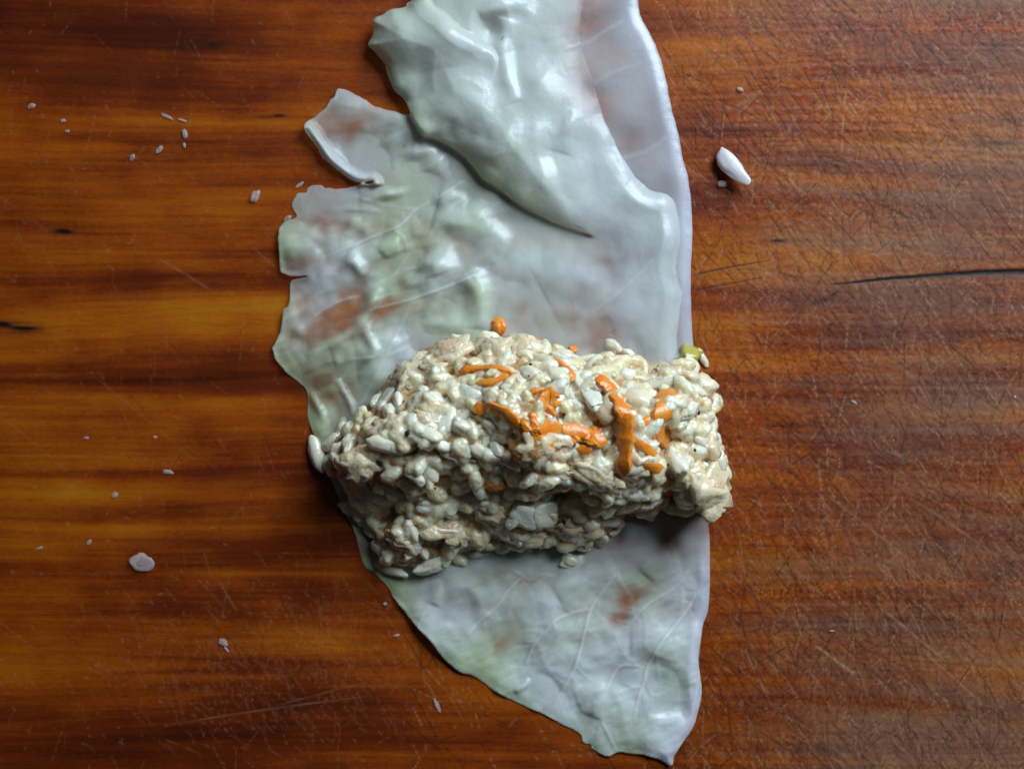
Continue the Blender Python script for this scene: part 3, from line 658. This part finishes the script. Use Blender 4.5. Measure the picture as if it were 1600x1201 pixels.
# grains one can follow in the photograph: x, y, length, width, angle, lift
HAND = [(496, 711, 60, 34, 70, 9), (519, 690, 38, 24, -40, 8), (516, 728, 36, 22, 30, 8), (525, 708, 34, 24, 80, 8), (612, 694, 74, 34, 8, 6), (662, 677, 58, 28, 20, 3), (700, 658, 56, 29, -68, 7), (724, 668, 44, 28, 20, 6), (741, 700, 42, 25, 25, 4), (772, 666, 40, 30, 50, 10), (763, 577, 40, 21, -5, 9),
        (599, 634, 28, 20, 60, 4), (622, 626, 34, 17, 75, 6), (619, 600, 24, 17, 80, 6), (660, 611, 26, 20, 30, 4), (825, 661, 27, 22, 30, 8), (891, 705, 40, 31, 15, 8), (849, 722, 34, 24, 20, 7), (996, 623, 54, 36, 38, 10),
        (1079, 637, 58, 27, -16, 7), (1112, 663, 36, 22, 70, 5), (1066, 672, 36, 27, 10, 6), (1083, 593, 36, 25, 0, 6), (1033, 600, 62, 25, 8, 5), (976, 583, 34, 24, 30, 6), (959, 541, 38, 22, 42, 8), (985, 557, 34, 18, 35, 5),
        (915, 561, 52, 16, -5, 5), (836, 587, 48, 28, 30, 5), (823, 556, 30, 22, 40, 6), (867, 587, 46, 27, 60, 6), (889, 618, 30, 24, 20, 5), (908, 640, 40, 28, 25, 6), (998, 666, 34, 23, 75, 6), (1057, 722, 50, 30, 70, 5), (1125, 722, 42, 24, 70, 5),
        (1134, 737, 32, 18, 60, 4), (1068, 778, 38, 32, 40, 6), (998, 773, 38, 28, 20, 6), (963, 768, 46, 28, -10, 6), (950, 812, 42, 25, 15, 5), (963, 829, 32, 13, 5, 5), (939, 845, 38, 20, 80, 4), (911, 852, 30, 24, 30, 4), (893, 876, 34, 24, 25, 4),
        (621, 773, 56, 26, 52, 9), (676, 784, 48, 32, 20, 5), (595, 856, 36, 28, 10, 5), (645, 834, 48, 24, 75, 6), (612, 888, 60, 24, -3, 4), (673, 883, 58, 32, -20, 5), (544, 795, 32, 26, 60, 4), (778, 701, 36, 24, 60, 6),
        (763, 825, 34, 22, -40, 6), (798, 834, 42, 28, 30, 5), (641, 864, 26, 17, -40, 4), (671, 722, 64, 28, 85, 3), (606, 728, 36, 22, 60, 4), (545, 700, 34, 20, 70, 6), (572, 720, 32, 20, 20, 8), (540, 740, 30, 22, -30, 6), (582, 660, 36, 20, -40, 4),
        (535, 662, 34, 17, 80, 4), (1100, 563, 26, 14, 60, 4), (1116, 628, 32, 18, -30, 4), (1120, 690, 30, 18, 60, 5), (1094, 690, 30, 22, 30, 5), (1090, 612, 34, 20, 20, 5), (860, 640, 30, 22, 10, 6), (800, 620, 34, 22, 40, 6),
        (740, 620, 48, 34, 10, 5), (783, 620, 34, 22, -30, 5), (700, 630, 30, 20, -40, 5), (935, 660, 36, 22, 60, 5), (1010, 700, 40, 26, -30, 2), (716, 850, 44, 22, -25, 3), (750, 862, 40, 20, -15, 3), (860, 845, 44, 20, -25, 4), (700, 800, 40, 24, 30, 3),
        (740, 780, 42, 24, 10, 3), (795, 780, 36, 22, -50, 4), (905, 690, 24, 18, 10, 5), (650, 745, 38, 22, 50, 3), (580, 830, 30, 20, 30, 4), (625, 815, 34, 20, -30, 4), (660, 860, 30, 18, 60, 4), (920, 810, 34, 20, 70, 5), (720, 740, 36, 22, -30, 3),
        (905, 880, 22, 12, -30, 3), (770, 850, 36, 20, 15, 3), (580, 690, 30, 18, 40, 5), (930, 705, 34, 20, 70, 4), (950, 690, 30, 20, -60, 4)]
for i, (x, y, ln, wd, a, lf) in enumerate(HAND):
    put('rice_grain', RICE_ME[i % 16], x, y, ln, wd*.90, a, lf-9, tilt=rg.uniform(-16, 16), roll=rg.uniform(0, 360), col=CR)
# crumbs of minced meat
for x, y, ln, wd, a, lf in ((700, 552, 66, 44, -25, 2), (672, 575, 50, 32, 20, 2), (770, 545, 56, 40, 20, 2), (812, 545, 48, 44, 60, 4), (640, 590, 60, 50, -50, 2), (655, 630, 56, 40, 10, 2), (557, 728, 58, 50, 20, 4), (579, 788, 56, 44, 20, 0),
                            (1105, 768, 72, 74, 20, 6), (1085, 745, 46, 40, 0, 2), (930, 742, 74, 36, 25, 6), (893, 742, 60, 32, 10, -2), (970, 785, 60, 34, -5, 2), (875, 690, 70, 40, 10, 2), (835, 700, 50, 50, 0, 2), (955, 640, 44, 50, 30, -2),
                            (1040, 580, 56, 32, 15, 2), (1000, 590, 40, 30, -20, 0), (945, 575, 44, 30, 60, 0), (1100, 600, 40, 32, 40, 2), (1105, 700, 44, 40, 20, 2), (990, 725, 40, 50, 80, -3), (900, 822, 56, 36, 20, 2), (700, 830, 60, 34, 10, -2),
                            (770, 800, 56, 36, 20, -2), (830, 840, 50, 28, -10, 0), (630, 845, 50, 32, 30, -2), (605, 670, 50, 36, -20, 0), (565, 760, 44, 40, 40, 0), (800, 600, 40, 34, 0, 0), (720, 705, 60, 36, 20, -4), (640, 715, 60, 30, 10, -4),
                            (660, 655, 40, 24, 0, 0), (850, 765, 70, 26, 5, -6), (1020, 780, 44, 28, 20, -2), (1045, 655, 40, 30, 60, -6)):
    put('meat_crumb', MEAT_ME[rg.randrange(6)], x, y, ln*1.02, wd*1.02, a, lf-4, thick=wd*.75, roll=rg.choice((0, 180)), col=CM if rg.random() < .7 else CP)
# onion, soft and see-through
for x, y, ln, wd, a, lf in ((917, 608, 84, 27, 60, 4), (849, 803, 50, 46, 70, 6), (821, 806, 48, 40, 20, 4), (739, 617, 48, 36, 10, 4), (893, 875, 40, 30, 20, 2), (1059, 556, 34, 28, 10, 4), (1080, 570, 36, 22, 10, 3), (800, 598, 40, 34, -20, 4),
                            (975, 665, 44, 34, 30, -4), (880, 560, 44, 22, 40, 3), (605, 620, 40, 22, -50, 2), (600, 850, 30, 20, 40, 0)):
    put('onion_piece', ONION_ME[rg.randrange(4)], x, y, ln*.9, wd*.9, a, lf-6, thick=wd*.5, roll=rg.uniform(-25, 25), col=CY)
put('celery_piece', blob_mesh('celery_piece', CELERY, 91, .12, 1.2, flat=.5), 1077, 554, 32, 26, -80, 8, thick=20)
put('celery_piece', blob_mesh('celery_piece', CELERY, 92, .15, 1.2, flat=.5), 1090, 552, 18, 12, -60, 5, thick=12)

def shred(pts, w, lift, th=.38, tw=0.0, mat=CARROT):
    P = catmull(pts, 6, False); n = len(P); ring = 6
    tilt0 = rg.uniform(-.35, .35); vs = []; fs = []
    C = [Vector(at(x, y, max(H(x, y), 4)+lift+3.2+3.5*mnoise.noise(Vector((x*.05, y*.05, w))))) for x, y in P]
    C = [sum((C[max(0, min(n-1, i+k))] for k in (-2, -1, 0, 1, 2)), Vector())/5 if 0 < i < n-1 else C[i] for i in range(n)]
    for i in range(n):
        t = (C[min(i+1, n-1)]-C[max(i-1, 0)]).normalized()
        up = frame(*P[i], 0) @ Vector((0, 0, 1))
        s = t.cross(up).normalized(); up = s.cross(t)
        q = tilt0 + tw*i/n; s, up = s*math.cos(q)+up*math.sin(q), up*math.cos(q)-s*math.sin(q)
        g = i/(n-1); e = min(1, .6+4*min(g, 1-g))
        ww = 1.02*w/2*S*e*(1+.45*mnoise.noise(Vector((i*.45, w, P[0][0])))+.25*mnoise.noise(Vector((i*1.7, w, P[0][0])))); hh = ww*th
        for k in range(ring):
            ca, sa = ((1, -.8), (.93, .45), (.45, 1), (-.45, .9), (-.93, .5), (-1, -.8))[k]
            vs.append(FINV @ (C[i] + s*ca*ww + up*sa*hh))
    for i in range(n-1):
        for k in range(ring):
            fs.append((i*ring+k, i*ring+(k+1) % ring, (i+1)*ring+(k+1) % ring, (i+1)*ring+k))
    fs.append(tuple(range(ring))[::-1]); fs.append(tuple((n-1)*ring+k for k in range(ring)))
    me = bpy.data.meshes.new('carrot_shred'); me.from_pydata(vs, [], fs)
    me.polygons.foreach_set('use_smooth', [True]*len(fs)); me.update()
    se = me.attributes.new('sharp_edge', 'BOOLEAN', 'EDGE')
    se.data.foreach_set('value', [(abs(e.vertices[0]-e.vertices[1]) == ring and e.vertices[0] % ring in (0, 1, 4, 5)) or {e.vertices[0]//ring, e.vertices[1]//ring} <= {0} or {e.vertices[0]//ring, e.vertices[1]//ring} <= {n-1} for e in me.edges])
    return link('carrot_shred', me, mat, filling)
for pts, w, lf in (([(717, 581), (730, 574), (760, 573), (785, 575), (803, 583), (812, 598)], 15, 6), ([(738, 599), (765, 596), (793, 585)], 13, 7), ([(739, 641), (759, 637), (787, 643), (807, 663), (818, 684)], 17, 9),
                   ([(865, 558), (878, 567), (889, 578), (896, 594)], 14, 9), ([(930, 586), (952, 604), (967, 626), (977, 652)], 21, 13), ([(977, 646), (979, 676), (976, 709), (971, 742)], 23, 15),
                   ([(1044, 610), (1037, 643), (1029, 672), (1051, 689)], 32, 2), ([(995, 690), (1020, 706), (1030, 716)], 14, 7), ([(1006, 727), (1036, 733)], 15, 8), ([(1098, 602), (1117, 608)], 12, 6), ([(878, 669), (908, 674), (933, 684), (943, 697)], 19, 7),
                   ([(818, 718), (822, 700), (838, 674), (850, 652)], 22, 7), ([(836, 680), (858, 668), (880, 672)], 18, 7), ([(848, 640), (850, 622), (868, 612)], 18, 7), ([(862, 640), (866, 612)], 10, 9), ([(800, 690), (812, 704), (815, 724)], 20, 6),
                   ([(1010, 650), (1022, 668), (1020, 690)], 22, -2), ([(690, 716), (706, 728)], 14, 3), ([(1040, 750), (1048, 775)], 16, 2), ([(900, 700), (925, 704)], 12, 5)):
    shred(pts, w, lf, tw=rg.uniform(-.5, .5))
for x, y, ln, wd, a, lf in ((778, 510, 30, 24, 60, 6), (691, 608, 26, 16, -15, 6), (895, 546, 18, 17, 0, 6), (524, 738, 32, 20, 65, 3), (776, 760, 30, 16, -20, 2), (1118, 702, 15, 11, 30, 6), (1104, 727, 14, 9, 0, 6), (833, 530, 18, 13, 10, 7), (862, 690, 16, 12, 20, 8), (845, 700, 18, 14, 60, 8), (640, 768, 18, 10, 20, 3), (600, 882, 16, 9, 20, 2), (1030, 625, 24, 16, 70, 4)):
    put('carrot_shred', CHUNK_ME[rg.randrange(3)], x, y, ln, wd, a, lf-2, thick=wd*.7, roll=rg.uniform(-30, 30), col=None)
# mashed carrot in the middle of the mound
for k in range(80):
    t = rg.random()
    if t < .45: x, y = rg.gauss(832, 13), rg.gauss(690, 15)
    elif t < .75: x, y = rg.gauss(905, 24), rg.gauss(678, 9)
    else: x, y = rg.gauss(852, 12), rg.gauss(630, 12)
    w_ = rg.uniform(6, 13)
    put('carrot_shred', CHUNK_ME[rg.randrange(3)], x, y, w_*rg.uniform(1.2, 2.6), w_, rg.uniform(0, 180), rg.uniform(4, 11), thick=w_*.6, roll=rg.uniform(-50, 50), tilt=rg.uniform(-25, 25), col=CO)
# more grains between them
pts_ = [(h_[0], h_[1]) for h_ in HAND]; tries = 0; extra = 0
while extra < 250 and tries < 30000:
    tries += 1
    x, y = rg.uniform(510, 1145), rg.uniform(515, 905)
    i, j = int((y-hy[0])/HP), int((x-hx[0])/HP)
    if not hin[i, j] or hd[i, j] < 5: continue
    if min((x-a)**2+(y-b)**2 for a, b in pts_) < 13**2: continue
    pts_.append((x, y)); extra += 1
    ln = rg.uniform(34, 54); wd = rg.uniform(18, 25)
    if rg.random() < .88:       # grains swallowed by the paste
        ELL.append((at(x, y, max(3, H(x, y)+rg.uniform(-6, 3))), frame(x, y, rg.uniform(0, 180), rg.uniform(-35, 35), rg.uniform(0, 90)), (ln/2*S, wd/2*S, wd/2*S), rg.choice((CR, CR, CY, (.95, .88, .68), (.88, .72, .44)))))
        continue
    put('rice_grain', RICE_ME[rg.randrange(16)], x, y, ln, wd, rg.uniform(0, 180), rg.uniform(-11, -3), tilt=rg.uniform(-35, 35), roll=rg.uniform(0, 360), col=CR)
# broken bits that only live in the paste
for k in range(480):
    x, y = rg.uniform(505, 1150), rg.uniform(510, 910)
    i, j = int((y-hy[0])/HP), int((x-hx[0])/HP)
    if not hin[i, j]: continue
    r = rg.random(); col = CR if r < .35 else CM if r < .68 else CP if r < .8 else CY
    if (x-845)**2/40**2 + (y-680)**2/36**2 < 1.3 and rg.random() < .6: col = CO
    wd = rg.uniform(7, 21); ln = wd*rg.uniform(1, 2.1)
    ELL.append((at(x, y, max(3, H(x, y)+rg.uniform(-7, 3))), frame(x, y, rg.uniform(0, 180), rg.uniform(-40, 40), rg.uniform(0, 90)), (ln/2*S, wd/2*S, wd/2*S), col))

def build_paste():
    bm = bmesh.new()
    vv, ff = ICO2
    verts = []; faces = []
    for c, R, r, col in ELL:
        b = len(verts); M = R @ Matrix.Diagonal(r); c = Vector(c)
        verts += [c + M @ Vector(p) for p in vv]; faces += [[b+q for q in f] for f in ff]
    # body under them
    st = 2; xs = HX[::st, ::st]; ys = HY[::st, ::st]; hs = HF[::st, ::st]; ok = hd[::st, ::st] > 3
    idx = {}
    def vid(i, j, top):
        k = (i, j, top)
        if k not in idx:
            idx[k] = len(verts); edge_in = max(0., hs[i, j]-6)
            verts.append(Vector(at(xs[i, j], ys[i, j], edge_in if top else 1.0)))
        return idx[k]
    keep = ok[1:, 1:] & ok[:-1, 1:] & ok[1:, :-1] & ok[:-1, :-1]
    ni, nj = keep.shape
    for i in range(ni):
        for j in range(nj):
            if not keep[i, j]: continue
            a = [(i+1, j), (i+1, j+1), (i, j+1), (i, j)]
            faces.append([vid(*p, True) for p in a]); faces.append([vid(*p, False) for p in a][::-1])
            for (p, q, di, dj) in ((a[0], a[1], 1, 0), (a[1], a[2], 0, 1), (a[2], a[3], -1, 0), (a[3], a[0], 0, -1)):
                ii, jj = i+di, j+dj
                if not (0 <= ii < ni and 0 <= jj < nj and keep[ii, jj]):
                    faces.append([vid(*q, True), vid(*p, True), vid(*p, False), vid(*q, False)])
    me = bpy.data.meshes.new('paste'); me.from_pydata(verts, [], faces); me.update()
    o = bpy.data.objects.new('paste', me); COL.objects.link(o)
    md = o.modifiers.new('r', 'REMESH'); md.mode = 'VOXEL'; md.voxel_size = .00028; md.use_smooth_shade = True
    sm = o.modifiers.new('s', 'SMOOTH'); sm.factor = .5; sm.iterations = 8
    dg = bpy.context.evaluated_depsgraph_get()
    me2 = bpy.data.meshes.new_from_object(o.evaluated_get(dg))
    bpy.data.objects.remove(o); bpy.data.meshes.remove(me)
    n = len(me2.vertices); co = np.empty(n*3, np.float32); me2.vertices.foreach_get('co', co); co = co.reshape(-1, 3)
    kd = kdtree.KDTree(len(ELL))
    for i, e in enumerate(ELL): kd.insert(e[0], i)
    kd.balance()
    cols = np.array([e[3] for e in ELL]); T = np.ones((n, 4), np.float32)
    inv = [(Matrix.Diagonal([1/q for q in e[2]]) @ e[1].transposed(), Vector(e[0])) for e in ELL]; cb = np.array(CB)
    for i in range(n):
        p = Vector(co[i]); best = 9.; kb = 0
        for _, k, dd in kd.find_n(p, 6):      # the piece this bit of paste coats; gaps take the broth brown that also paints light lost between grains
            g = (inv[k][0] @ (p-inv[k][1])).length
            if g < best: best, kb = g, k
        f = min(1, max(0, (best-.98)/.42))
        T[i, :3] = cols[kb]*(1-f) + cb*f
    nr = np.empty(n*3, np.float32); me2.vertices.foreach_get('normal', nr); nr = nr.reshape(-1, 3)
    dp = np.array([mnoise.fractal(Vector(p)*620, 1.0, 2.0, 3) for p in co.tolist()], np.float32)
    co += nr*(dp*.00028)[:, None]
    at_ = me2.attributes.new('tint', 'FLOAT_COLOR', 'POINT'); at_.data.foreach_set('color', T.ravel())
    co -= np.array(filling.location, np.float32)
    me2.vertices.foreach_set('co', co.ravel()); me2.update()
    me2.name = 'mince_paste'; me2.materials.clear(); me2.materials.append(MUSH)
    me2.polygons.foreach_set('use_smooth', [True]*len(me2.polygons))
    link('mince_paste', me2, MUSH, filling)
    print('paste tris', len(me2.polygons)*2)
build_paste()

for x, y, s_ in ((636, 677, 8), (621, 684, 5), (535, 684, 5), (592, 726, 6), (575, 757, 4), (685, 708, 4), (797, 613, 6), (741, 646, 5), (829, 569, 4), (826, 587, 3), (922, 651, 5), (1092, 645, 5), (1044, 726, 4), (954, 756, 7), (1101, 800, 5), (881, 815, 6),
                  (887, 829, 7), (781, 728, 4), (573, 783, 5), (1086, 703, 4), (1104, 720, 4), (680, 763, 3), (693, 843, 7), (1063, 688, 3)):
    put('pepper_speck', PEP_ME[rg.randrange(2)], x, y, s_*1.5, s_, rg.uniform(0, 180), 8, thick=s_*.7, core=False)

# ------------------------------------------------------------------ loose bits on the board
LOOSE_ME = blob_mesh('rice_grain', GRAIN, 111, .22, 1.5, taper=.26, bend=.1, crease=2.2)
CRUMB_ME = [blob_mesh('rice_crumb', CRUMB, 120+i, .32, 1.2) for i in range(4)]
def loose(name, me, x, y, ln, wd, a, h, label, cat, group=None, thick=None, tilt=0):
    sc_ = (ln/2*S, wd/2*S, (thick or wd*.7)/2*S); an = math.radians(a)
    R = Matrix.Rotation(-an, 4, 'Z') @ Matrix.Rotation(math.radians(tilt), 4, 'Y')
    o = bpy.data.objects.new(name, me); COL.objects.link(o)
    o.matrix_basis = Matrix.Translation(at(x, y, h)) @ R @ Matrix.Diagonal((*sc_, 1))
    return tag(o, label, cat, group)
loose('rice_grain', LOOSE_ME, 1145, 262, 72, 28, 50, 17, 'long white rice grain lying alone on the board right of the leaf', 'rice grain', thick=15, tilt=-10)
loose('rice_crumb', CRUMB_ME[0], 1129, 287, 15, 11, 0, 4, 'small clear crumb under the lower left of the loose white rice grain', 'rice crumb')
loose('rice_crumb', CRUMB_ME[1], 222, 879, 36, 26, 10, 4, 'largest white rice crumb on the board, lower left of the filling', 'rice crumb', thick=12)
loose('rice_crumb', CRUMB_ME[2], 1157, 140, 11, 6, 30, 3, 'tiny white crumb on the scratched wood above the loose rice grain', 'rice crumb')
loose('rice_crumb', CRUMB_ME[3], 399, 307, 19, 13, -60, 4, 'pinkish oval crumb just left of the scalloped leaf edge', 'rice crumb')
CL = 'crumbs scattered over the board'
for i, (x, y, ln, wd, a, lab) in enumerate((
        (289, 209, 16, 9, 80, 'pale upright crumb in the cluster upper left, beside two smears'), (249, 234, 15, 9, -50, 'slanted pale crumb at the middle of the upper left cluster'),
        (207, 246, 12, 9, -60, 'faint pink crumb at the lower left end of the upper left cluster'), (260, 182, 22, 6, 25, 'thin white streak of starch topmost in the upper left cluster'),
        (285, 188, 16, 4, 20, 'short thin starch streak right of the longer streak upper left'), (288, 227, 9, 5, 80, 'tiny speck directly under the upright pale crumb'),
        (50, 166, 13, 10, -20, 'pale square crumb nearest the left border, upper left'), (98, 189, 10, 7, 0, 'tiny white crumb above a fainter pink one at upper left'), (105, 205, 8, 6, 0, 'faint pink speck under the tiny white crumb upper left'),
        (468, 289, 16, 6, -35, 'small glossy shred touching the board just above the leaf bulb'), (450, 341, 14, 9, -30, 'pink wet scrap tucked against the scalloped leaf edge'),
        (348, 1003, 17, 12, 30, 'grey tadpole shaped crumb on the dark wood at bottom left'), (354, 1014, 14, 4, 50, 'thin tail like scrap under the grey crumb bottom left'), (683, 1102, 24, 7, 65, 'thin clear sliver on dark wood below the leaf edge'),
        (620, 992, 10, 5, -10, 'tiny pale crumb left of the lower leaf edge'), (262, 737, 18, 8, 10, 'faint lilac crumb on the wood left of the filling'), (179, 773, 12, 10, -30, 'round pale speck on the bright wood band at left'),
        (139, 847, 11, 8, -50, 'pale crumb above the largest white crumb, lower left'), (62, 856, 13, 5, -20, 'thin pale scrap near the left border, lower left'), (1334, 628, 12, 5, 30, 'tiny bright crumb on the scratched wood right of the filling'),
        (1586, 620, 6, 5, 70, 'minute white speck at the right border of the board'), (602, 943, 7, 6, 0, 'minute speck by the leaf corner under the filling'), (135, 684, 9, 5, 0, 'faint smear like speck on the wood at mid left'),
        (242, 683, 7, 6, 0, 'minute white speck right of the faint mid left smear'), (1300, 985, 9, 3, 0, 'dry yellowish scrap on the scratched wood at lower right'))):
    loose('rice_crumb', CRUMB_ME[i % 4], x, y, ln*.9, wd*.85, a, 1.0, lab, 'rice crumb', CL, thick=min(wd*.5, 4.5))
